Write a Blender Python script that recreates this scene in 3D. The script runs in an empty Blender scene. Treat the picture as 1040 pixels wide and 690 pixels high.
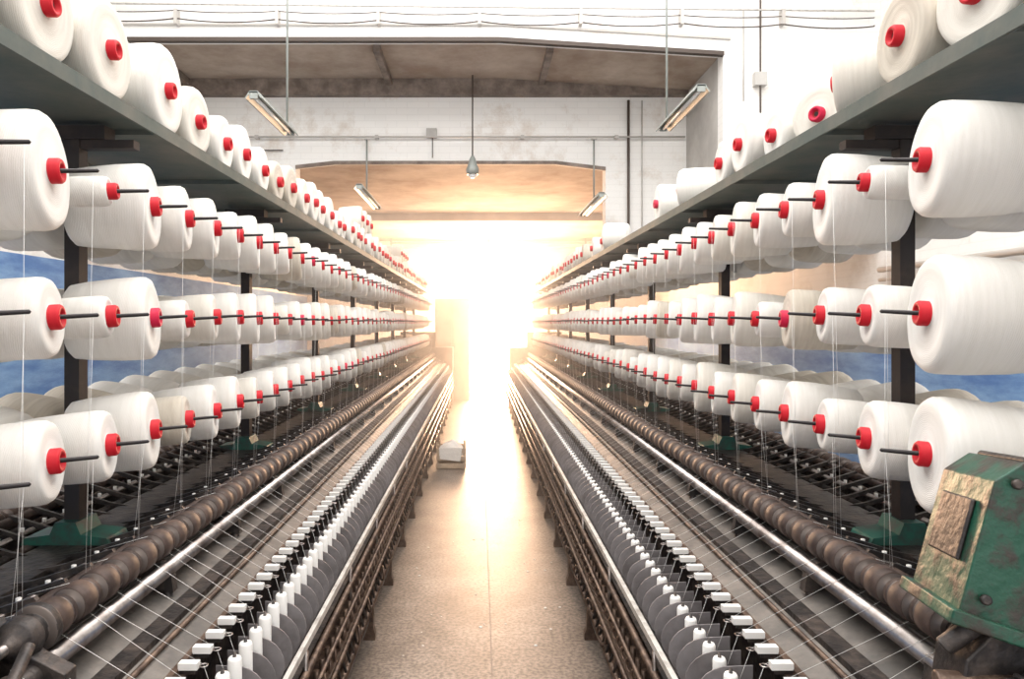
import bpy, math, random
from mathutils import Vector, Matrix
random.seed(7)
H=1.6; F=700.0
scene=bpy.context.scene
try:
    scene.view_settings.view_transform='Standard'
    scene.view_settings.look='None'
    scene.view_settings.exposure=0.12
except Exception as e: print(e)

# ------------------------------------------------ materials
def mat(name,col,rough=0.5,metal=0.0,noise=None,bump=None,spec=0.5):
    m=bpy.data.materials.new(name); m.use_nodes=True
    nt=m.node_tree; b=nt.nodes['Principled BSDF']
    b.inputs['Base Color'].default_value=(*col,1)
    b.inputs['Roughness'].default_value=rough
    b.inputs['Metallic'].default_value=metal
    b.inputs['Specular IOR Level'].default_value=spec
    if noise or bump:
        tc=nt.nodes.new('ShaderNodeTexCoord')
    if noise:
        c2,sc,lo,hi=noise
        n=nt.nodes.new('ShaderNodeTexNoise'); n.inputs['Scale'].default_value=sc; n.inputs['Detail'].default_value=6
        n.inputs['Roughness'].default_value=0.65
        r=nt.nodes.new('ShaderNodeValToRGB')
        r.color_ramp.elements[0].position=lo; r.color_ramp.elements[0].color=(*col,1)
        r.color_ramp.elements[1].position=hi; r.color_ramp.elements[1].color=(*c2,1)
        nt.links.new(tc.outputs['Object'],n.inputs['Vector'])
        nt.links.new(n.outputs['Fac'],r.inputs['Fac'])
        nt.links.new(r.outputs['Color'],b.inputs['Base Color'])
    if bump:
        n2=nt.nodes.new('ShaderNodeTexNoise'); n2.inputs['Scale'].default_value=bump[0]; n2.inputs['Detail'].default_value=4
        bp=nt.nodes.new('ShaderNodeBump'); bp.inputs['Strength'].default_value=bump[1]; bp.inputs['Distance'].default_value=0.01
        nt.links.new(tc.outputs['Object'],n2.inputs['Vector'])
        nt.links.new(n2.outputs['Fac'],bp.inputs['Height'])
        nt.links.new(bp.outputs['Normal'],b.inputs['Normal'])
    return m
def yarn_mat(name,col,col2):
    m=mat(name,col,0.95,0,spec=0.05)
    nt=m.node_tree; b=nt.nodes['Principled BSDF']
    b.inputs['Sheen Weight'].default_value=0.15; b.inputs['Sheen Roughness'].default_value=0.6
    uv=nt.nodes.new('ShaderNodeUVMap'); uv.uv_map='UVMap'
    mp=nt.nodes.new('ShaderNodeMapping'); mp.inputs['Rotation'].default_value=(0,0,0.10)
    nt.links.new(uv.outputs['UV'],mp.inputs[0])
    w=nt.nodes.new('ShaderNodeTexWave'); w.bands_direction='Y'; w.inputs['Scale'].default_value=75
    w.inputs['Distortion'].default_value=3.0; w.inputs['Detail'].default_value=3; w.inputs['Detail Scale'].default_value=2
    nt.links.new(mp.outputs[0],w.inputs['Vector'])
    w2=nt.nodes.new('ShaderNodeTexNoise'); w2.inputs['Scale'].default_value=1.0; w2.inputs['Detail'].default_value=4
    mp2=nt.nodes.new('ShaderNodeMapping'); mp2.inputs['Scale'].default_value=(4,60,1)
    nt.links.new(uv.outputs['UV'],mp2.inputs[0]); nt.links.new(mp2.outputs[0],w2.inputs['Vector'])
    rr=nt.nodes.new('ShaderNodeValToRGB'); rr.color_ramp.elements[0].position=.35; rr.color_ramp.elements[1].position=.7
    nt.links.new(w2.outputs['Fac'],rr.inputs['Fac'])
    mx=nt.nodes.new('ShaderNodeMix'); mx.data_type='RGBA'
    mx.inputs[6].default_value=(*col,1); mx.inputs[7].default_value=(*col2,1)
    nt.links.new(rr.outputs['Color'],mx.inputs[0]); nt.links.new(mx.outputs[2],b.inputs['Base Color'])
    bp=nt.nodes.new('ShaderNodeBump'); bp.inputs['Strength'].default_value=0.14; bp.inputs['Distance'].default_value=0.003
    nt.links.new(w.outputs['Fac'],bp.inputs['Height']); nt.links.new(bp.outputs['Normal'],b.inputs['Normal'])
    return m
M={}
M['yarn']=yarn_mat('yarn_white',(0.83,0.80,0.755),(0.76,0.73,0.68))
M['yarn2']=yarn_mat('yarn_ivory',(0.79,0.75,0.68),(0.70,0.655,0.585))
M['yarn3']=yarn_mat('yarn_ecru',(0.66,0.60,0.51),(0.53,0.47,0.39))
M['red']=mat('red_plastic',(0.58,0.012,0.024),0.55,spec=.3)
M['redshade']=mat('red_plastic_shaded',(0.34,0.006,0.012),0.6)  # same red darkened, shade of the hub recess put into the colour
M['flarered']=mat('red_plastic_flare_tint',(0.60,0.014,0.06),0.55,spec=.3)  # hub red shifted pinkish, flare tint put into the colour
M['pin']=mat('dark_spindle_steel',(0.035,0.03,0.03),0.45,0.5)
M['steel']=mat('worn_steel',(0.46,0.42,0.40),0.34,1.0,noise=((0.20,0.165,0.15),9,0.38,0.66))
M['drum']=mat('roller_dark_rubber',(0.040,0.026,0.022),0.60,0.0,noise=((0.11,0.072,0.058),14,0.4,0.7),bump=(40,0.15),spec=.35)
M['collar']=mat('roller_collar_steel',(0.17,0.14,0.125),0.5,0.7)
M['iron']=mat('oily_cast_iron',(0.040,0.035,0.034),0.48,0.5,noise=((0.14,0.11,0.095),16,0.45,0.75),bump=(60,0.3))
M['brown']=mat('rusty_rail_iron',(0.085,0.055,0.042),0.42,0.5,noise=((0.24,0.16,0.115),20,0.4,0.7),bump=(60,0.3))
M['bed']=mat('grey_bed_plate',(0.10,0.092,0.085),0.42,0.3,noise=((0.25,0.22,0.195),5,0.4,0.7),bump=(30,0.2))
M['post']=mat('black_post_paint',(0.03,0.022,0.02),0.5,0.2,noise=((0.07,0.045,0.035),12,0.5,0.8))
M['green']=mat('green_machine_paint',(0.012,0.075,0.045),0.42,0.1,noise=((0.035,0.028,0.022),13,0.46,0.58),bump=(25,0.5))
M['teal']=mat('teal_foot_paint',(0.022,0.12,0.09),0.45,0.1,noise=((0.05,0.05,0.045),14,0.45,0.65))
M['shelf']=mat('shelf_green_grey_sheet',(0.080,0.104,0.094),0.6,0.1,noise=((0.20,0.18,0.15),3.0,0.4,0.75),bump=(14,0.2))
M['rail']=mat('pale_ring_rail',(0.62,0.59,0.55),0.4,0.2,noise=((0.30,0.26,0.23),14,0.45,0.7))
M['cap']=mat('white_porcelain_guide',(0.86,0.84,0.81),0.25)
M['bob']=mat('white_bobbin_yarn',(0.86,0.84,0.81),0.7)
M['disc']=mat('separator_grey_sheet',(0.27,0.25,0.255),0.5,0.25,noise=((0.15,0.135,0.135),8,0.4,0.7))
M['thread']=mat('cotton_thread',(0.85,0.84,0.82),0.8)
M['lamp']=mat('lamp_housing_paint',(0.30,0.32,0.30),0.45,0.2)
M['wood']=mat('pale_worn_wood',(0.50,0.38,0.27),0.7,noise=((0.3,0.21,0.14),12,0.4,0.7))
M['cloth']=mat('white_cloth',(0.80,0.76,0.71),0.9,bump=(20,0.6))
M['door']=mat('grey_door_paint',(0.56,0.51,0.45),0.5,noise=((0.42,0.38,0.33),4,0.4,0.7))
M['soffit']=mat('brown_soffit_concrete',(0.33,0.25,0.195),0.85,noise=((0.60,0.52,0.44),1.6,0.35,0.75),bump=(18,0.3))
M['beam']=mat('dark_soffit_beam',(0.15,0.115,0.095),0.7,noise=((0.32,0.26,0.22),6,0.4,0.7))
M['greywall']=mat('grey_reveal',(0.42,0.40,0.38),0.85,noise=((0.58,0.56,0.53),2,0.4,0.7))
M['pipe']=mat('pipe_white_paint',(0.50,0.47,0.44),0.4)
M['dpipe']=mat('dark_cable',(0.07,0.05,0.04),0.6)
M['tube']=mat('fluorescent_tube',(0.9,0.9,0.9),0.3)

def wall_mat(name,base,dirty,lower=None):
    m=mat(name,base,0.75); nt=m.node_tree; b=nt.nodes['Principled BSDF']
    tc=nt.nodes.new('ShaderNodeTexCoord')
    n=nt.nodes.new('ShaderNodeTexNoise'); n.inputs['Scale'].default_value=1.1; n.inputs['Detail'].default_value=9; n.inputs['Roughness'].default_value=0.75
    nt.links.new(tc.outputs['Object'],n.inputs['Vector'])
    r=nt.nodes.new('ShaderNodeValToRGB'); r.color_ramp.elements[0].position=0.53; r.color_ramp.elements[0].color=(*base,1)
    r.color_ramp.elements[1].position=0.76; r.color_ramp.elements[1].color=(*dirty,1)
    nt.links.new(n.outputs['Fac'],r.inputs['Fac'])
    sx=nt.nodes.new('ShaderNodeSeparateXYZ'); nt.links.new(tc.outputs['Object'],sx.inputs[0])
    ad=nt.nodes.new('ShaderNodeMath'); ad.operation='ADD'; nt.links.new(sx.outputs['X'],ad.inputs[0]); nt.links.new(sx.outputs['Y'],ad.inputs[1])
    cb=nt.nodes.new('ShaderNodeCombineXYZ'); nt.links.new(ad.outputs[0],cb.inputs['X']); nt.links.new(sx.outputs['Z'],cb.inputs['Y'])
    br=nt.nodes.new('ShaderNodeTexBrick'); br.inputs['Scale'].default_value=1.0
    br.inputs['Brick Width'].default_value=0.25; br.inputs['Row Height'].default_value=0.075; br.inputs['Mortar Size'].default_value=0.004
    br.inputs['Color1'].default_value=(1,1,1,1); br.inputs['Color2'].default_value=(0.96,0.96,0.96,1); br.inputs['Mortar'].default_value=(0.88,0.88,0.88,1)
    nt.links.new(cb.outputs[0],br.inputs['Vector'])
    mx=nt.nodes.new('ShaderNodeMix'); mx.data_type='RGBA'; mx.blend_type='MULTIPLY'; mx.inputs[0].default_value=0.6
    nt.links.new(r.outputs['Color'],mx.inputs[6]); nt.links.new(br.outputs['Color'],mx.inputs[7])
    out=mx.outputs[2]
    if lower:
        c1,c2,z=lower
        n2=nt.nodes.new('ShaderNodeTexNoise'); n2.inputs['Scale'].default_value=2.2; n2.inputs['Detail'].default_value=8; n2.inputs['Roughness'].default_value=0.7
        mp=nt.nodes.new('ShaderNodeMapping'); mp.inputs['Scale'].default_value=(1,0.6,2.2)
        nt.links.new(tc.outputs['Object'],mp.inputs[0]); nt.links.new(mp.outputs[0],n2.inputs['Vector'])
        r2=nt.nodes.new('ShaderNodeValToRGB'); r2.color_ramp.elements[0].position=0.38; r2.color_ramp.elements[0].color=(*c1,1)
        r2.color_ramp.elements[1].position=0.72; r2.color_ramp.elements[1].color=(*c2,1)
        nt.links.new(n2.outputs['Fac'],r2.inputs['Fac'])
        lt=nt.nodes.new('ShaderNodeMath'); lt.operation='LESS_THAN'; lt.inputs[1].default_value=z
        nt.links.new(sx.outputs['Z'],lt.inputs[0])
        m2=nt.nodes.new('ShaderNodeMix'); m2.data_type='RGBA'
        nt.links.new(lt.outputs[0],m2.inputs[0]); nt.links.new(out,m2.inputs[6]); nt.links.new(r2.outputs['Color'],m2.inputs[7])
        out=m2.outputs[2]
    nt.links.new(out,b.inputs['Base Color'])
    bp=nt.nodes.new('ShaderNodeBump'); bp.inputs['Strength'].default_value=0.2; bp.inputs['Distance'].default_value=0.01
    nt.links.new(br.outputs['Color'],bp.inputs['Height']); nt.links.new(bp.outputs['Normal'],b.inputs['Normal'])
    return m
M['white']=wall_mat('white_painted_brick',(0.90,0.885,0.86),(0.58,0.48,0.39))
M['wl']=wall_mat('side_wall_left_paint',(0.84,0.83,0.81),(0.6,0.56,0.5),lower=((0.06,0.17,0.42),(0.28,0.47,0.70),2.2))
M['wr']=wall_mat('side_wall_right_paint',(0.86,0.85,0.83),(0.6,0.56,0.5),lower=((0.06,0.17,0.42),(0.28,0.47,0.70),1.75))

def floor_mat():
    m=mat('worn_concrete',(0.3,0.27,0.24),0.44); nt=m.node_tree; b=nt.nodes['Principled BSDF']
    tc=nt.nodes.new('ShaderNodeTexCoord')
    n=nt.nodes.new('ShaderNodeTexNoise'); n.inputs['Scale'].default_value=2.2; n.inputs['Detail'].default_value=9; n.inputs['Roughness'].default_value=0.75
    nt.links.new(tc.outputs['Object'],n.inputs['Vector'])
    r=nt.nodes.new('ShaderNodeValToRGB'); r.color_ramp.elements[0].position=0.34; r.color_ramp.elements[0].color=(0.125,0.098,0.080,1)
    r.color_ramp.elements[1].position=0.68; r.color_ramp.elements[1].color=(0.29,0.237,0.198,1)
    nt.links.new(n.outputs['Fac'],r.inputs['Fac'])
    v=nt.nodes.new('ShaderNodeTexNoise'); v.inputs['Scale'].default_value=55; v.inputs['Detail'].default_value=4
    nt.links.new(tc.outputs['Object'],v.inputs['Vector'])
    rv=nt.nodes.new('ShaderNodeValToRGB'); rv.color_ramp.elements[0].position=0.35; rv.color_ramp.elements[0].color=(0.55,0.55,0.55,1)
    rv.color_ramp.elements[1].position=0.62; rv.color_ramp.elements[1].color=(1.3,1.3,1.3,1)
    nt.links.new(v.outputs['Fac'],rv.inputs['Fac'])
    mx=nt.nodes.new('ShaderNodeMix'); mx.data_type='RGBA'; mx.blend_type='MULTIPLY'; mx.inputs[0].default_value=1
    nt.links.new(r.outputs['Color'],mx.inputs[6]); nt.links.new(rv.outputs['Color'],mx.inputs[7])
    nt.links.new(mx.outputs[2],b.inputs['Base Color'])
    bp=nt.nodes.new('ShaderNodeBump'); bp.inputs['Strength'].default_value=0.25; bp.inputs['Distance'].default_value=0.003
    nt.links.new(v.outputs['Fac'],bp.inputs['Height']); nt.links.new(bp.outputs['Normal'],b.inputs['Normal'])
    return m
M['floor']=floor_mat()

# ------------------------------------------------ mesh builder
class MB:
    def __init__(s): s.v=[];s.f=[];s.m=[];s.s=[];s.uv=[];s.mats=[]
    def mi(s,k):
        if k not in s.mats: s.mats.append(k)
        return s.mats.index(k)
    def box(s,x0,x1,y0,y1,z0,z1,k):
        if x0>x1:x0,x1=x1,x0
        o=len(s.v)
        s.v+=[(x0,y0,z0),(x1,y0,z0),(x1,y1,z0),(x0,y1,z0),(x0,y0,z1),(x1,y0,z1),(x1,y1,z1),(x0,y1,z1)]
        i=s.mi(k)
        for q in ((0,3,2,1),(4,5,6,7),(0,1,5,4),(1,2,6,5),(2,3,7,6),(3,0,4,7)):
            s.f.append(tuple(o+a for a in q)); s.m.append(i); s.s.append(False)
    def prism(s,poly,y0,y1,k):
        o=len(s.v);n=len(poly);i=s.mi(k)
        s.v+=[(x,y0,z) for x,z in poly]+[(x,y1,z) for x,z in poly]
        s.f.append(tuple(o+a for a in range(n)));s.f.append(tuple(o+n+a for a in reversed(range(n))))
        s.m+=[i,i];s.s+=[False,False]
        for a in range(n):
            b=(a+1)%n; s.f.append((o+b,o+a,o+n+a,o+n+b)); s.m.append(i); s.s.append(False)
    def lathe(s,p0,axis,prof,n,up=(0,0,1)):
        ax=Vector(axis).normalized(); u=Vector(up)
        if abs(ax.dot(u))>0.95:u=Vector((1,0,0))
        e1=ax.cross(u).normalized(); e2=ax.cross(e1)
        p0=Vector(p0);o=len(s.v);cs=[(math.cos(2*math.pi*j/n),math.sin(2*math.pi*j/n)) for j in range(n)]
        for t,r,k in prof:
            c=p0+ax*t
            for a,b in cs:
                q=c+e1*(a*r)+e2*(b*r); s.v.append((q.x,q.y,q.z))
        arc=0
        for i in range(len(prof)-1):
            mi=s.mi(prof[i][2]); d=math.hypot(prof[i+1][0]-prof[i][0],prof[i+1][1]-prof[i][1])
            for j in range(n):
                jj=(j+1)%n
                s.f.append((o+i*n+j,o+i*n+jj,o+(i+1)*n+jj,o+(i+1)*n+j)); s.m.append(mi); s.s.append(True)
                s.uv.append((len(s.f)-1,((j/n,arc),((j+1)/n,arc),((j+1)/n,arc+d),(j/n,arc+d))))
            arc+=d
        for base,rev,k in ((o,True,prof[0][2]),(o+(len(prof)-1)*n,False,prof[-1][2])):
            idx=[base+j for j in range(n)]
            if rev: idx.reverse()
            s.f.append(tuple(idx)); s.m.append(s.mi(k)); s.s.append(False)
    def cyl(s,p0,p1,r,n,k,r2=None):
        d=Vector(p1)-Vector(p0); s.lathe(p0,d,[(0,r,k),(d.length,r if r2 is None else r2,k)],n)
    def torus(s,c,axis,R,r,k,n=14,m=6):
        ax=Vector(axis).normalized();u=Vector((0,0,1))
        if abs(ax.dot(u))>0.95:u=Vector((1,0,0))
        e1=ax.cross(u).normalized();e2=ax.cross(e1);c=Vector(c);o=len(s.v);mi=s.mi(k)
        for i in range(n):
            a=2*math.pi*i/n; d=e1*math.cos(a)+e2*math.sin(a)
            for j in range(m):
                b=2*math.pi*j/m; q=c+d*(R+r*math.cos(b))+ax*(r*math.sin(b)); s.v.append(tuple(q))
        for i in range(n):
            for j in range(m):
                s.f.append((o+i*m+j,o+((i+1)%n)*m+j,o+((i+1)%n)*m+(j+1)%m,o+i*m+(j+1)%m)); s.m.append(mi); s.s.append(True)
    def obj(s,name,parent=None,bevel=0):
        me=bpy.data.meshes.new(name); me.from_pydata(s.v,[],s.f)
        for k in s.mats: me.materials.append(M[k])
        me.polygons.foreach_set('material_index',s.m); me.polygons.foreach_set('use_smooth',s.s)
        if s.uv:
            l=me.uv_layers.new(name='UVMap'); data=[0.0]*(2*len(me.loops))
            for fi,uvs in s.uv:
                st=me.polygons[fi].loop_start
                for a,(x,y) in enumerate(uvs):
                    data[2*(st+a)]=x; data[2*(st+a)+1]=y
            l.data.foreach_set('uv',data)
        me.update()
        ob=bpy.data.objects.new(name,me); scene.collection.objects.link(ob)
        if parent: ob.parent=parent
        if bevel:
            b=ob.modifiers.new('bevel','BEVEL'); b.width=bevel; b.segments=3; b.limit_method='ANGLE'
            for p in me.polygons:p.use_smooth=True
            w=ob.modifiers.new('wn','WEIGHTED_NORMAL')
        return ob
def empty(name):
    e=bpy.data.objects.new(name,None); scene.collection.objects.link(e); return e

# ------------------------------------------------ spools
def spool(mb,hub,axis,D,L=0.215,yk='yarn',hk='red',n=28,pin=True,back=0.05,hr=0.029):
    R=D/2; hr=min(hr,R*0.55)
    hub=Vector(hub); ax=Vector(axis).normalized()
    f=-0.014
    prof=[]
    if back: prof+=[(f-L-back,0.007,'pin'),(f-L,0.007,'pin')]
    prof+=[(f-L,hr*0.8,yk),(f-L+0.003,R*0.78,yk),(f-L+0.012,R*0.87,yk),(f-L*0.75,R*0.93,yk),(f-L*0.4,R*0.985,yk),(f-0.030,R,yk),(f-0.014,R*0.985,yk),(f-0.004,R*0.93,yk),(f,R*0.84,yk),(f-0.001,R*.7,yk),(f-0.005,hr*1.05,yk),
      (f-0.004,hr,hk),(0.001,hr,hk),(0.006,hr*0.88,hk),(0.006,hr*0.62,hk),(-0.004,hr*0.5,'redshade'),(-0.004,hr*0.3,'pin')]
    if pin: prof+=[(-0.003,0.0055,'pin'),(0.078,0.0045,'pin'),(0.081,0.001,'pin')]
    else: prof+=[(-0.003,0.002,'pin')]
    mb.lathe(hub,ax,prof,n)

def pickyarn(): 
    r=random.random()
    return 'yarn' if r<0.72 else ('yarn2' if r<0.92 else 'yarn3')
def pickhub():
    return 'red' if random.random()<0.93 else 'flarered'

Y0,Y1=1.08,13.4
CFG={-1:dict(off=0.0,rows=(0.349,0.018,-0.317),y0=1.56,
      D=((.268,.08,.25,.215,.22,.19,.235),(.186,.11,.245,.13,.17,.2,.22),(.19,.185,.23,.16,.2,.21,.18))),
     1:dict(off=0.06,rows=(0.374,0.018,-0.303),y0=1.585,
      D=((.262,.09,.27,.18,.2,.22,.2),(.275,.165,.17,.2,.13,.22,.2),(.27,.205,.16,.22,.19,.2,.19)))}
SH=0.60
for sd in (-1,1):
    c=CFG[sd]; off=c['off']
    X=lambda u: sd*(u+off)
    mb=MB(); th=MB()
    pitch=0.24
    for ri,rise in enumerate(c['rows']):
        k=-1; prev=.2
        while True:
            y=c['y0']+k*pitch
            if k==-1 and sd==1: y=1.20 if ri==2 else 1.13
            if y>Y1-0.1: break
            if k<0: D=.16
            elif k<len(c['D'][ri]): D=c['D'][ri][k]
            else:
                D=random.choice((.235,.225,.21,.2,.19,.22,.23,.235,.15))
                D=min(D,.47-prev)
            prev=D
            ax=(-sd*math.cos(math.radians(14)),math.sin(math.radians(14)),0.06)
            jz=random.uniform(-.006,.006)
            spool(mb,(X(.95),y,H+rise+jz),ax,D,yk=(pickyarn() if k>2 else 'yarn'),hk=pickhub() if k>0 else 'red',n=36 if y<3.5 else 18,
                  L=0.22 if D>.13 else .19)
            D2=random.choice((.235,.225,.21,.23,.2,.22))
            spool(mb,(X(1.47),y+.1,H+rise-0.01),(sd*math.cos(.24),math.sin(.24),0.06),D2,yk=random.choice(('yarn','yarn','yarn2','yarn3')),hk='red',n=24 if y<3.5 else 14)
            tx=random.uniform(-.03,.03)
            th.cyl((X(.885),y+.02,H+rise+.005),(X(.915),y+.05+tx,1.02),.00045,3,'thread')
            k+=1
    mb.obj('yarn_spool_rows')
    sb=MB()
    top=H+SH+0.012
    def lay(y,u,D,yaw=3,yk=None,L=.21,z=None):
        a=math.radians(yaw)
        spool(sb,(X(u),y,(top+D/2) if z is None else z),(-sd*math.cos(a),math.sin(a),0.0),D,yk=yk or pickyarn(),hk=pickhub(),n=36 if y<3.5 else 18,L=L,pin=False,back=0,hr=.027)
    if sd==-1:
        for y,D in ((1.35,.265),(1.62,.27),(1.90,.28),(2.25,.29)):
            lay(y,1.0,D,yaw=4,yk='yarn2' if y<2 else 'yarn')
        y=2.53; fixed=[.25,.22,.25,.22,.21,.24]
        i=0
        while y<Y1-.1:
            D=fixed[i] if i<len(fixed) else random.choice((.24,.22,.25,.2))
            lay(y,1.0+random.uniform(-.01,.02),D,yaw=random.uniform(0,5)); y+=(D+.24)/2+.008; i+=1
        y=1.4
        while y<Y1-.1:
            D=random.choice((.24,.26,.22)); lay(y,1.25,D,yaw=random.uniform(0,6),yk='yarn2'); y+=D+.01
        for y in (6.2,6.45,6.7,9.3,9.55,9.8,10.05):
            lay(y,1.04,.22,z=top+.24+.085,yk='yarn2')
    else:
        for y,D,u,yaw in ((1.27,.27,1.0,4),(1.52,.24,1.02,-8),(1.77,.25,1.0,4)):
            lay(y,u,D,yaw=yaw,yk='yarn2' if y<1.7 else 'yarn3')
        lay(2.12,1.03,.245,yaw=38,yk='yarn2',L=.2); lay(2.38,1.10,.22,yaw=-30,yk='yarn2')
        lay(2.62,1.04,.2,yaw=0,yk='yarn'); lay(2.85,1.0,.25,yaw=3,yk='yarn'); lay(3.08,1.0,.2,yaw=3,yk='yarn')
        lay(3.75,1.02,.22,yaw=30,yk='yarn'); lay(4.25,1.02,.24,yaw=4,yk='yarn'); lay(4.0,1.25,.22)
        lay(5.9,1.0,.24,yaw=25); lay(6.2,1.03,.24); lay(6.7,1.02,.22)
        y=7.3
        while y<Y1-.1:
            D=random.choice((.22,.2,.24)); lay(y,1.0+random.uniform(0,.03),D,yaw=random.uniform(-4,12)); y+=D+.02
        y=1.3
        while y<5.0:
            D=random.choice((.22,.24,.2)); 
            if random.random()<.7: lay(y,1.28,D,yaw=random.uniform(-5,12))
            y+=D+.03
    sb.obj('yarn_cone_shelf_stock')
    root=empty('ring_spinning_machine')
    cf=MB()
    py=2.05; posts=[]
    while py<Y1: posts.append(py); py+=1.5
    for y in posts:
        cf.box(X(1.178),X(1.222),y-.022,y+.022,.95,H+SH-.02,'post')
        cf.box(X(1.02),X(1.38),y-.018,y+.018,H+SH-.085,H+SH-.06,'post')
        cf.box(X(1.10),X(1.30),y-.03,y+.03,H+SH-.06,H+SH-.02,'post')
        for rise in c['rows']:
            cf.box(X(1.165),X(1.235),y-.035,y+.035,H+rise-.04,H+rise+.005,'post')
        cf.prism([(X(1.07),.955),(X(1.33),.955),(X(1.32),.975),(X(1.245),.985),(X(1.23),1.02),(X(1.17),1.02),(X(1.155),.985),(X(1.08),.975)],y-.055,y+.055,'teal')
    for rise in c['rows']:
        cf.box(X(1.19),X(1.21),Y0+.05,Y1,H+rise-.045,H+rise-.020,'post')
    cf.obj('creel_frame',root)
    sh=MB()
    sh.box(X(.995),X(1.46),Y0-.05,Y1+.05,H+SH-.006,H+SH+.008,'shelf')
    sh.box(X(.99),X(.998),Y0-.05,Y1+.05,H+SH-.022,H+SH+.018,'shelf')
    sh.box(X(1.457),X(1.465),Y0-.05,Y1+.05,H+SH-.022,H+SH+.018,'shelf')
    y=Y0+.3
    while y<Y1:
        sh.box(X(1.0),X(1.455),y-.012,y+.012,H+SH-.022,H+SH-.006,'shelf'); y+=.75
    sh.obj('creel_shelf',root)
    body=MB(); rol=MB(); gd=MB(); bb=MB(); sp=MB(); lo=MB()
    for half in (0,1):
        U=(lambda u: X(u)) if half==0 else (lambda u: X(2.4-u))
        if half==0 and sd==1:
            U=lambda u: sd*(u+off*min(1,max(0,(u-.5)/.4)))
        body.box(U(.93),U(1.2),Y0,Y1,.86,.90,'bed')
        body.box(U(.96),U(.99),Y0,Y1,.90,.945,'iron')
        body.box(U(1.13),U(1.2),Y0,Y1,.90,.955,'iron')
        body.cyl((U(1.03),Y0+.1,.965),(U(1.03),Y1,.965),.009,8,'steel')
        body.cyl((U(1.09),Y0+.1,.945),(U(1.09),Y1,.945),.012,8,'iron')
        body.prism([(U(.70),.795),(U(.93),.875),(U(.93),.86),(U(.70),.78)],Y0,Y1,'bed')
        body.box(U(.695),U(.71),Y0,Y1,.765,.80,'brown')
        body.cyl((U(.76),Y0+.05,.825),(U(.76),Y1,.825),.007,8,'brown')
        body.box(U(.78),U(1.2),Y0+.05,Y1-.05,.12,.84,'iron')
        y=Y0+.32
        rol.lathe((U(.90),0,.98),(0,1,0),[(y-.12,.012,'steel'),(y-.001,.012,'steel')],12)
        prof=[]
        while y<Y1-.1:
            t=y
            prof+=[(t,.024,'collar'),(t+.010,.024,'collar'),(t+.011,.038,'drum'),(t+.014,.041,'drum'),(t+.060,.041,'drum'),(t+.063,.038,'drum'),(t+.064,.030,'collar'),(t+.070,.030,'collar'),(t+.071,.036,'drum'),(t+.084,.036,'drum'),(t+.085,.024,'collar')]
            y+=.095
        rol.lathe((U(.90),0,.98),(0,1,0),prof,22 if half==0 else 10)
        rol.cyl((U(.865),Y0+.1,.918),(U(.865),Y1-.1,.918),.021,16,'steel')
        rol.cyl((U(.955),Y0+.2,.985),(U(.955),Y1-.1,.985),.016,10,'drum')
        y=Y0+.30
        while y<Y1:
            body.prism([(U(.84),.86),(U(.97),.88),(U(.97),1.0),(U(.93),1.01),(U(.91),.955),(U(.85),.93)],y-.014,y+.014,'iron')
            body.cyl((U(.86),y,.87),(U(.86),y,.70),.014,8,'iron')
            y+=.525
        y=Y0+.2
        while y<Y1-.1:
            body.prism([(U(.95),.995),(U(.96),1.008),(U(1.10),.965),(U(1.16),.955),(U(1.16),.945),(U(1.10),.950)],y-.006,y+.006,'iron')
            gd.cyl((U(1.03),y+.05,.965),(U(1.03),y+.05,.985),.006,6,'cap')
            y+=.105
        y=Y0+.12; i=0
        btop=.775 if sd==-1 else .735
        while y<Y1-.05:
            gd.box(U(.652),U(.696),y-.010,y+.010,.797,.813,'cap')
            gd.box(U(.66),U(.71),y-.004,y+.004,.785,.797,'iron')
            gd.torus((U(.640),y,.804),(0,0,1),.009,.0018,'steel',8,4)
            yy=y+.02
            nn=14 if (half==0 and y<5) else 7
            bb.lathe((U(.604),yy,0),(0,0,1),[(.36,.012,'iron'),(.46,.012,'iron'),(.461,.019,'bob'),(.50,.022,'bob'),(.66,.021,'bob'),(.69,.0175,'bob'),(btop-.006,.017,'bob'),(btop,.014,'bob'),(btop+.001,.005,'iron'),(btop+.012,.003,'iron')],nn)
            yp=y-.02
            pts=[];R=.078
            for a in range(0,13):
                an=math.radians(-95+a*190/12)
                pts.append((U(.615-R*math.cos(an)),.655+R*math.sin(an)))
            pts+=[(U(.665),.735),(U(.665),.572)]
            sp.prism(pts,yp-.0015,yp+.0015,'disc')
            lo.torus((U(.505),y,.445),(1,.35,0),.022,.005,'brown',10,5)
            lo.cyl((U(.53),y,.36),(U(.53),y,.47),.010,6,'brown')
            lo.cyl((U(.515),y+.02,.25),(U(.55),y+.02,.36),.006,5,'iron')
            if half==0:
                j=random.uniform(-.03,.03)
                th.cyl((U(.875),y+j,.952),(U(.640),y,.806),.0005,3,'thread')
                th.cyl((U(.640),y,.803),(U(.617),yy,.70),.0005,3,'thread')
                if i%2==0: th.cyl((U(1.03),y+.05,.98),(U(.90),y+.03,1.02),.0006,3,'thread')
            y+=.08;i+=1
        lo.box(U(.520),U(.534),Y0,Y1,.612,.634,'rail')
        lo.box(U(.534),U(.70),Y0,Y1,.550,.556,'iron')
        lo.box(U(.52),U(.68),Y0,Y1,.34,.385,'brown')
        lo.box(U(.515),U(.525),Y0,Y1,.385,.40,'brown')
        lo.cyl((U(.505),Y0,.475),(U(.505),Y1,.475),.008,8,'brown')
        lo.cyl((U(.525),Y0,.535),(U(.525),Y1,.535),.012,8,'brown')
        lo.cyl((U(.50),Y0,.385),(U(.50),Y1,.385),.010,8,'brown')
        lo.cyl((U(.53),Y0,.22),(U(.53),Y1,.22),.016,10,'brown')
        lo.box(U(.55),U(.57),Y0,Y1,.10,.15,'iron')
        y=Y0+.25
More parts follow.
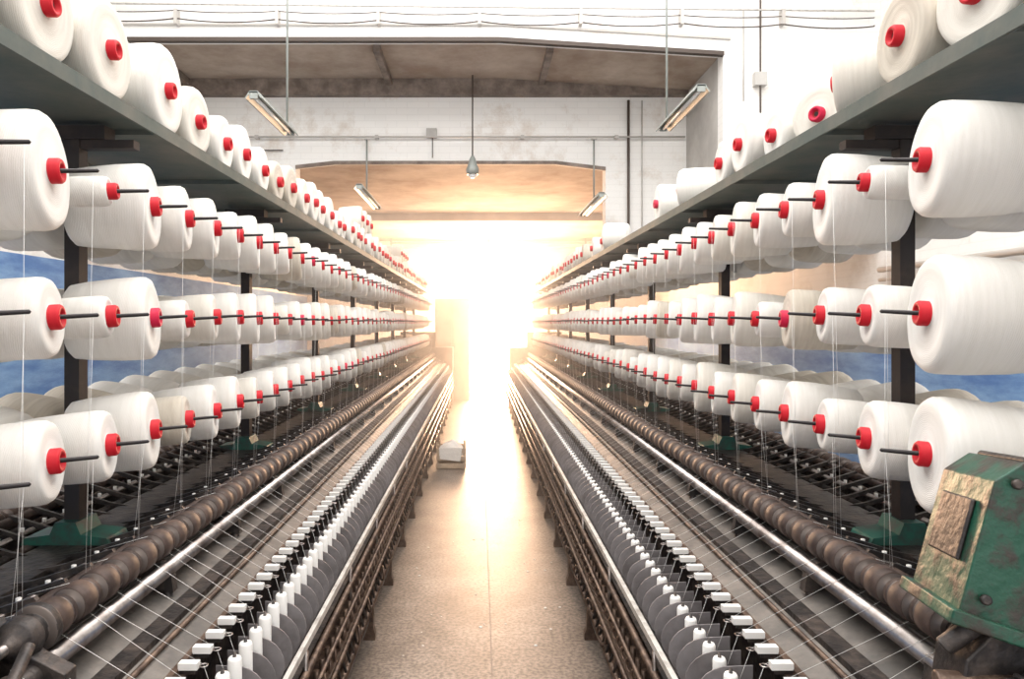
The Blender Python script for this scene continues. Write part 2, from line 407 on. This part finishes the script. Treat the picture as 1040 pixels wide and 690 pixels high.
        while y<Y1:
            lo.prism([(U(.525),0),(U(.60),0),(U(.60),.03),(U(.57),.06),(U(.57),.34),(U(.535),.34),(U(.535),.06),(U(.525),.03)],y-.02,y+.02,'brown')
            lo.box(U(.57),U(.80),y-.015,y+.015,.28,.34,'iron')
            lo.box(U(.535),U(.80),y-.01,y+.01,.12,.16,'iron')
            lo.cyl((U(.527),y+.04,.385),(U(.527),y+.04,.605),.008,6,'steel')
            lo.torus((U(.51),y+.12,.29),(1,.4,0),.035,.006,'brown',12,5)
            lo.torus((U(.508),y+.40,.30),(1,.4,.2),.030,.005,'brown',12,5)
            y+=.72
        y=Y0+.4
        while y<Y1:
            body.box(U(.71),U(.79),y-.012,y+.012,.72,.79,'iron'); y+=.9
    body.box(X(.80),X(1.60),Y0-.02,Y0+.04,.0,.80,'iron')
    body.box(X(.52),X(1.88),Y1-.02,Y1+.25,0,1.12,'bed')
    body.box(X(.86),X(1.54),Y1+.03,Y1+.20,1.12,1.42,'iron')
    body.obj('machine_bed',root); rol.obj('drafting_rollers',root); gd.obj('thread_guides',root)
    bb.obj('bobbins',root); sp.obj('separator_plates',root); lo.obj('spindle_rail_and_legs',root); th.obj('threads',root)
    if sd==-1:
        g=MB()
        g.lathe((X(.90),1.30,.98),(0,1,0),[(0,.012,'iron'),(.02,.026,'iron'),(.03,.042,'iron'),(.06,.045,'iron'),(.065,.034,'iron'),(.085,.034,'collar'),(.09,.05,'iron'),(.11,.05,'iron'),(.112,.02,'collar')],24)
        g.lathe((X(.865),1.22,.915),(0,1,0),[(0,.010,'collar'),(.02,.012,'iron'),(.021,.034,'iron'),(.055,.034,'iron'),(.056,.024,'iron'),(.12,.024,'steel')],20)
        g.prism([(X(.80),.86),(X(1.0),.86),(X(1.0),.99),(X(.96),1.02),(X(.92),1.0),(X(.86),.95),(X(.80),.92)],1.33,1.37,'iron')
        for (cx,cz,R,y) in ((X(.955),.955,.052,1.265),(X(.985),1.03,.036,1.275),(X(.90),.90,.040,1.20)):
            nT=int(R*340)
            for t in range(nT):
                a=t/nT*2*math.pi
                g.box(cx+R*math.cos(a)-.005,cx+R*math.cos(a)+.005,y+.004,y+.028,cz+R*math.sin(a)-.005,cz+R*math.sin(a)+.005,'iron')
            g.lathe((cx,y,cz),(0,1,0),[(0,.012,'collar'),(.004,R*.9,'iron'),(.03,R,'iron'),(.034,.02,'collar')],24)
        g.prism([(X(.93),1.0),(X(1.02),.99),(X(1.04),1.05),(X(1.01),1.085),(X(.97),1.07)],1.30,1.345,'iron')
        g.cyl((X(.99),1.25,1.05),(X(.99),1.36,1.05),.014,10,'collar')
        g.cyl((X(.82),1.24,.93),(X(1.02),1.28,.925),.014,10,'brown')
        g.cyl((X(.83),1.22,.955),(X(.85),1.30,.99),.012,10,'iron')
        g.box(X(.80),X(1.06),1.16,1.32,.855,.885,'iron')
        g.cyl((X(.84),1.19,.885),(X(.84),1.19,.905),.013,6,'collar'); g.cyl((X(1.0),1.19,.885),(X(1.0),1.19,.905),.013,6,'collar')
        g.obj('end_gearing',root,bevel=.003)
    else:
        g=MB()
        g.prism([(-.095,-.13),(.13,-.13),(.16,-.06),(.16,.11),(.13,.145),(-.060,.145),(-.095,.10)],-.10,.10,'green')
        g.prism([(-.11,-.15),(.17,-.15),(.17,-.125),(-.11,-.125)],-.115,.115,'green')
        for bx in (-.065,.11):
            for bz in (-.095,.105):
                g.cyl((bx,-.10,bz),(bx,-.112,bz),.010,6,'iron')
        g.prism([(-.055,.145),(.125,.145),(.12,.155),(-.05,.155)],-.085,.085,'iron')
        g.cyl((.02,-.10,0),(.02,-.116,0),.035,20,'green')
        g.prism([(-.095,-.05),(-.103,-.05),(-.103,.06),(-.095,.06)],-.06,.06,'iron')
        o=g.obj('gearbox_cover',root,bevel=.010); o.location=(.955,1.24,1.20); o.rotation_euler=(math.radians(-6),math.radians(16),math.radians(-14))
        g=MB()
        g.prism([(.80,.90),(1.18,.90),(1.2,1.02),(1.08,1.06),(.88,1.09),(.82,1.03)],1.16,1.24,'iron')
        g.cyl((.80,1.19,1.04),(.86,1.17,1.10),.016,12,'iron')
        g.cyl((.78,1.18,.985),(.95,1.14,.99),.020,12,'brown')
        g.cyl((.83,1.12,.93),(1.0,1.16,1.06),.013,10,'iron')
        g.lathe((.90,1.10,.965),(0,1,0),[(0,.014,'iron'),(.01,.050,'iron'),(.04,.055,'brown'),(.045,.03,'iron'),(.12,.03,'iron')],24)
        for t in range(20):
            a=t/20*2*math.pi
            g.box(.90+.056*math.cos(a)-.005,.90+.056*math.cos(a)+.005,1.115,1.137,.965+.056*math.sin(a)-.005,.965+.056*math.sin(a)+.005,'iron')
        g.box(1.0,1.25,1.24,1.5,.90,1.01,'iron')
        g.obj('gearbox_base',root,bevel=.005)

# ------------------------------------------------ room
def single(name,fn,bevel=0):
    m=MB(); fn(m); return m.obj(name,bevel=bevel)
YA,YB,YE=6.87,8.1,16.0
ZA=H+2.80; ZB=H+1.90; CZ=5.5
single('floor',lambda m:(m.box(-4.2,4.2,-5,19,-.2,0,'floor')))
single('trim_floor_joint',lambda m:(m.box(.055,.059,-4,15.9,0,.001,'beam')))
single('wall_left',lambda m:m.box(-4.2,-4,-5,YE+.2,0,CZ,'wl'))
single('wall_right',lambda m:m.box(4,4.2,-5,YE+.2,0,CZ,'wr'))
OX0,OX1,OZ=-.80,1.0,3.0
def endw(m):
    m.box(-4,OX0,YE,YE+.2,0,4,'white'); m.box(OX1,4,YE,YE+.2,0,4,'white'); m.box(OX0,OX1,YE,YE+.2,OZ,4,'white')
single('wall_end',endw)
def wA(m):
    m.prism([(-4,2.4),(-3.5,2.4),(-3.5,4.44),(.2,4.44),(2.43,4.30),(2.43,2.4),(4,2.4),(4,CZ),(-4,CZ)],YA,YA+.16,'white')
single('wall_upper_front',wA)
def wB(m):
    m.prism([(-4,2.45),(-2.16,2.45),(-2.16,ZB-.05),(-1.7,ZB),(.9,ZB),(1.48,ZB-.07),(1.48,2.45),(4,2.45),(4,4.7),(-4,4.7)],YB,YB+.2,'white')
single('wall_upper_back',wB)
def soff(m):
    m.prism([(-3.6,4.44),(.2,4.44),(2.5,4.30),(2.5,4.45),(.2,4.6),(-3.6,4.6)],YA+.16,YB,'soffit')
    for x in (-3.4,-1.05,.72):
        m.box(x-.035,x+.035,YA+.16,YB,4.36,4.44,'beam')
    m.box(-3.5,2.43,YB-.10,YB-.001,4.25,4.44,'beam')
    m.prism([(2.43,2.45),(2.52,2.45),(2.52,4.35),(2.43,4.30)],YA+.16,YB,'greywall')
single('ceiling_middle_bay',soff)
def trimA(m):
    m.prism([(-3.5,4.40),(.2,4.40),(2.43,4.26),(2.43,4.30),(.2,4.44),(-3.5,4.44)],YA-.03,YA+.03,'dpipe')
    m.prism([(-3.6,4.56),(.2,4.56),(2.5,4.42),(2.5,4.44),(.2,4.58),(-3.6,4.58)],YA-.02,YA,'pipe')
single('trim_steel_lintel',trimA)
def rear(m):
    m.box(-4,4,YB+.2,YE,ZB+.0,ZB+.1,'soffit')
    m.box(-4,4,12.0,12.2,ZB-.12,ZB,'soffit')
    m.prism([(-2.16,ZB-.09),(-1.7,ZB-.04),(.9,ZB-.04),(1.48,ZB-.11),(1.48,ZB-.07),(.9,ZB),(-1.7,ZB),(-2.16,ZB-.05)],YB-.02,YB+.01,'beam')
single('ceiling_rear_bay',rear)
def front(m):
    for a,b in ((-5,-3.6),(-1.8,-.6),(1.2,2.2),(4.2,4.9),(6.4,6.87)):
        m.box(-4.2,4.2,a,b,CZ,CZ+.15,'white')
    m.box(-4.2,-3.4,-5,6.87,CZ,CZ+.15,'white'); m.box(3.4,4.2,-5,6.87,CZ,CZ+.15,'white')
    m.box(-4.2,4.2,YA,YB+.2,CZ-.02,CZ+.15,'white')
single('ceiling',front)
def pipes(m):
    # wall B conduits
    m.cyl((-3.9,YB-.06,H+2.17),(2.4,YB-.06,H+2.17),.011,8,'pipe')
    m.cyl((-3.4,YB-.03,H+2.02),(-2.3,YB-.03,H+2.02),.007,6,'dpipe')
    m.cyl((-.55,YB-.04,H+1.93),(-.55,YB-.04,H+2.17),.006,6,'dpipe')
    m.cyl((1.74,YB-.05,H+.9),(1.74,YB-.05,H+2.6),.016,8,'dpipe')
    m.cyl((1.90,YB-.04,H+.9),(1.90,YB-.04,H+2.6),.007,6,'pipe')
    for x in (-2.6,-1.2,0.5,1.6): m.box(x-.02,x+.02,YB-.075,YB,H+2.15,H+2.19,'pipe')
    m.box(-.62,-.50,YB-.07,YB,H+2.17,H+2.27,'greywall')
    # wall A conduits and wiring, slightly sagging
    n=12
    for (z0,sag,r,k) in ((H+2.98,.035,.007,'dpipe'),(H+3.06,.02,.005,'dpipe'),(H+3.12,.0,.010,'pipe')):
        for s0 in range(-4,4):
            pts=[]
            for i in range(n+1):
                t=i/n; x=s0+t; x=max(-3.9,min(3.9,x))
                pts.append((x,YA-.06,z0-sag*4*t*(1-t)-.01*(s0+t)))
            for a,b in zip(pts,pts[1:]):
                if (Vector(b)-Vector(a)).length>1e-4: m.cyl(a,b,r,5,k)
    m.cyl((2.78,YA-.05,H+.7),(2.78,YA-.05,CZ),.010,8,'dpipe')
    m.cyl((2.62,YA-.03,H+2.2),(2.62,YA-.03,CZ),.006,6,'pipe')
    for x in (-3,-2,-1,0,1,2,3): m.box(x-.015,x+.015,YA-.08,YA,H+2.95,H+3.10,'pipe')
    m.box(2.72,2.84,YA-.07,YA,H+2.35,H+2.48,'greywall')
single('trim_wall_conduits',pipes)
def rp(m):
    m.cyl((3.93,-3,H+.52),(3.93,YA-.1,H+.52),.03,10,'pipe'); m.cyl((3.93,-3,H+.42),(3.93,YA-.1,H+.42),.02,10,'pipe')
single('trim_wall_pipe_right',rp)
def lamp(x,y0,y1,z,ztop,yr):
    m=MB()
    m.prism([(x-.065,z-.01),(x-.03,z+.045),(x+.03,z+.045),(x+.065,z-.01),(x+.055,z-.01),(x+.025,z+.03),(x-.025,z+.03),(x-.055,z-.01)],y0,y1,'lamp')
    m.cyl((x,y0+.02,z+.008),(x,y1-.02,z+.008),.014,10,'tube')
    m.box(x-.03,x+.03,y0,y0+.02,z-.01,z+.04,'lamp'); m.box(x-.03,x+.03,y1-.02,y1,z-.01,z+.04,'lamp')
    for yy in yr:
        m.cyl((x,yy,z+.04),(x,yy,ztop),.010,8,'lamp')
        m.box(x-.03,x+.03,yy-.02,yy+.02,ztop-.02,ztop,'pipe')
    return m.obj('fluorescent_batten_lamp')
lamp(-1.64,5.0,6.0,H+1.64,CZ,(5.88,))
lamp(1.61,5.0,6.05,H+1.69,CZ,(5.93,))
lamp(-1.31,7.5,8.9,H+1.47,H+2.15,(YB-.09,))
lamp(1.33,7.5,8.9,H+1.38,H+2.15,(YB-.09,))
def pend(m):
    m.cyl((-.08,7.9,H+1.92),(-.08,7.9,4.44),.008,8,'dpipe')
    m.lathe((-.08,7.9,H+1.70),(0,0,1),[(0,.07,'lamp'),(.06,.075,'lamp'),(.12,.05,'lamp'),(.18,.035,'lamp'),(.22,.012,'lamp')],16)
    m.lathe((-.08,7.9,H+1.66),(0,0,1),[(0,.02,'tube'),(.02,.045,'tube'),(.05,.05,'tube')],14)
single('pendant_lamp',pend)
def endl(m):
    for z in (H+1.80,H+1.70):
        m.cyl((-2.0,15.6,z),(2.4,15.6,z),.022,8,'pipe')
    for x in (-2,0.2,2.4): m.box(x-.02,x+.02,15.58,15.63,H+1.68,ZB,'lamp')
single('trim_end_wall_tubes',endl)
def door(m):
    y=14.2
    m.box(-.92,-.20,y,y+.45,.0,2.1,'door')
    m.box(-.90,-.57,y-.015,y,.06,2.05,'door'); m.box(-.55,-.22,y-.015,y,.06,2.05,'door')
    m.cyl((-.60,y-.03,1.0),(-.60,y-.03,1.15),.01,6,'steel'); m.cyl((-.52,y-.03,1.0),(-.52,y-.03,1.15),.01,6,'steel')
single('steel_cabinet',door,.006)
def dframe(m):
    m.box(OX0,OX0+.06,YE-.06,YE-.005,0,OZ,'door'); m.box(OX1-.06,OX1,YE-.06,YE-.005,0,OZ,'door'); m.box(OX0,OX1,YE-.06,YE-.005,OZ-.06,OZ,'door')
single('door_1',dframe)
def crate(m):
    x0,x1,y0,y1=-.46,-.16,7.5,7.8
    for x in (x0,x1-.02):
        for y in (y0,y1-.02): m.box(x,x+.02,y,y+.02,0,.27,'wood')
    for z in (.02,.10,.18):
        m.box(x0,x1,y0-.008,y0,z,z+.05,'wood'); m.box(x0,x1,y1,y1+.008,z,z+.05,'wood')
        m.box(x0-.008,x0,y0,y1,z,z+.05,'wood'); m.box(x1,x1+.008,y0,y1,z,z+.05,'wood')
    m.box(x0,x1,y0,y1,.01,.02,'wood')
    o=len(m.v); n=20; k=m.mi('cloth')
    for i in range(n+1):
        for j in range(n+1):
            a=i/n;b=j/n
            z=.15+.14*max(0,math.sin(math.pi*a))**.5*max(0,math.sin(math.pi*b))**.5+.018*math.sin(11*a+3*b)*math.cos(9*b+2)
            m.v.append((x0+.004+a*(x1-x0-.008),y0+.004+b*(y1-y0-.008),z))
    for i in range(n):
        for j in range(n):
            m.f.append((o+i*(n+1)+j,o+(i+1)*(n+1)+j,o+(i+1)*(n+1)+j+1,o+i*(n+1)+j+1)); m.m.append(k); m.s.append(True)
    m.prism([(x0+.03,.12),(x1-.05,.09),(x1-.03,.24),(x0+.02,.24)],y0-.016,y0-.010,'cloth')
single('wooden_crate_with_cloth',crate)
def lint(m):
    r=random.Random(4)
    for i in range(110):
        x=r.uniform(-.42,.48);y=r.uniform(2.8,12)
        a=r.uniform(.003,.012)
        m.lathe((x,y,0.0005),(0,0,1),[(0,a,'cloth'),(.002,a*.6,'cloth')],6)
single('floor_lint_scraps',lint)

# ------------------------------------------------ light
w=bpy.data.worlds.new('w'); scene.world=w; w.use_nodes=True
bg=w.node_tree.nodes['Background']; bg.inputs[0].default_value=(1.0,0.98,0.95,1); bg.inputs[1].default_value=1.75
def area(name,loc,rot,sx,sy,p,col=(1,1,1)):
    l=bpy.data.lights.new(name,'AREA'); l.shape='RECTANGLE'; l.size=sx; l.size_y=sy; l.energy=p; l.color=col
    o=bpy.data.objects.new(name,l); o.location=loc; o.rotation_euler=rot; scene.collection.objects.link(o); return o
area('skylight_daylight',(0,3.2,5.6),(0,0,0),6,2,190,(1,.985,.96))
area('skylight_daylight',(0,.3,5.6),(0,0,0),6,1.8,160,(1,.985,.96))
area('skylight_daylight',(0,5.65,5.6),(0,0,0),6,1.4,110,(1,.985,.96))
area('rear_bay_fill',(0,10.2,3.4),(0,0,0),4,2.5,70,(1,.90,.80))  # added fill lamps under the closed soffit, no opening above them
area('rear_bay_fill',(0,14,3.3),(0,0,0),4,2.5,80,(1,.86,.72))
area('doorway_sunlight',(.1,16.3,1.5),(math.radians(-90),0,0),1.78,2.9,2300,(1,.60,.35))
def haze(y0,y1,z1,d):  # scatter volume added to imitate the flare glow around the doorway
    hz=MB(); hz.box(-3.95,3.95,y0,y1,.01,z1,'cloth'); ho=hz.obj('flare_haze')
    hm=bpy.data.materials.new('flare_haze_volume'); hm.use_nodes=True; nt=hm.node_tree; nt.nodes.clear()
    o=nt.nodes.new('ShaderNodeOutputMaterial'); vs=nt.nodes.new('ShaderNodeVolumeScatter'); vs.inputs['Density'].default_value=d; vs.inputs['Anisotropy'].default_value=.4
    vs.inputs['Color'].default_value=(1,.95,.90,1)
    nt.links.new(vs.outputs[0],o.inputs['Volume']); ho.data.materials.clear(); ho.data.materials.append(hm)
haze(8.4,15.5,3.26,.09)
haze(3.2,8.38,2.38,.03)

cd=bpy.data.cameras.new('camera'); co=bpy.data.objects.new('camera',cd); scene.collection.objects.link(co)
co.location=(0,0,H); co.rotation_euler=(math.radians(90),0,0)
cd.sensor_width=36; cd.lens=F/1040*36; cd.shift_x=33/1040; cd.shift_y=-17/1040; cd.clip_start=.05
scene.camera=co
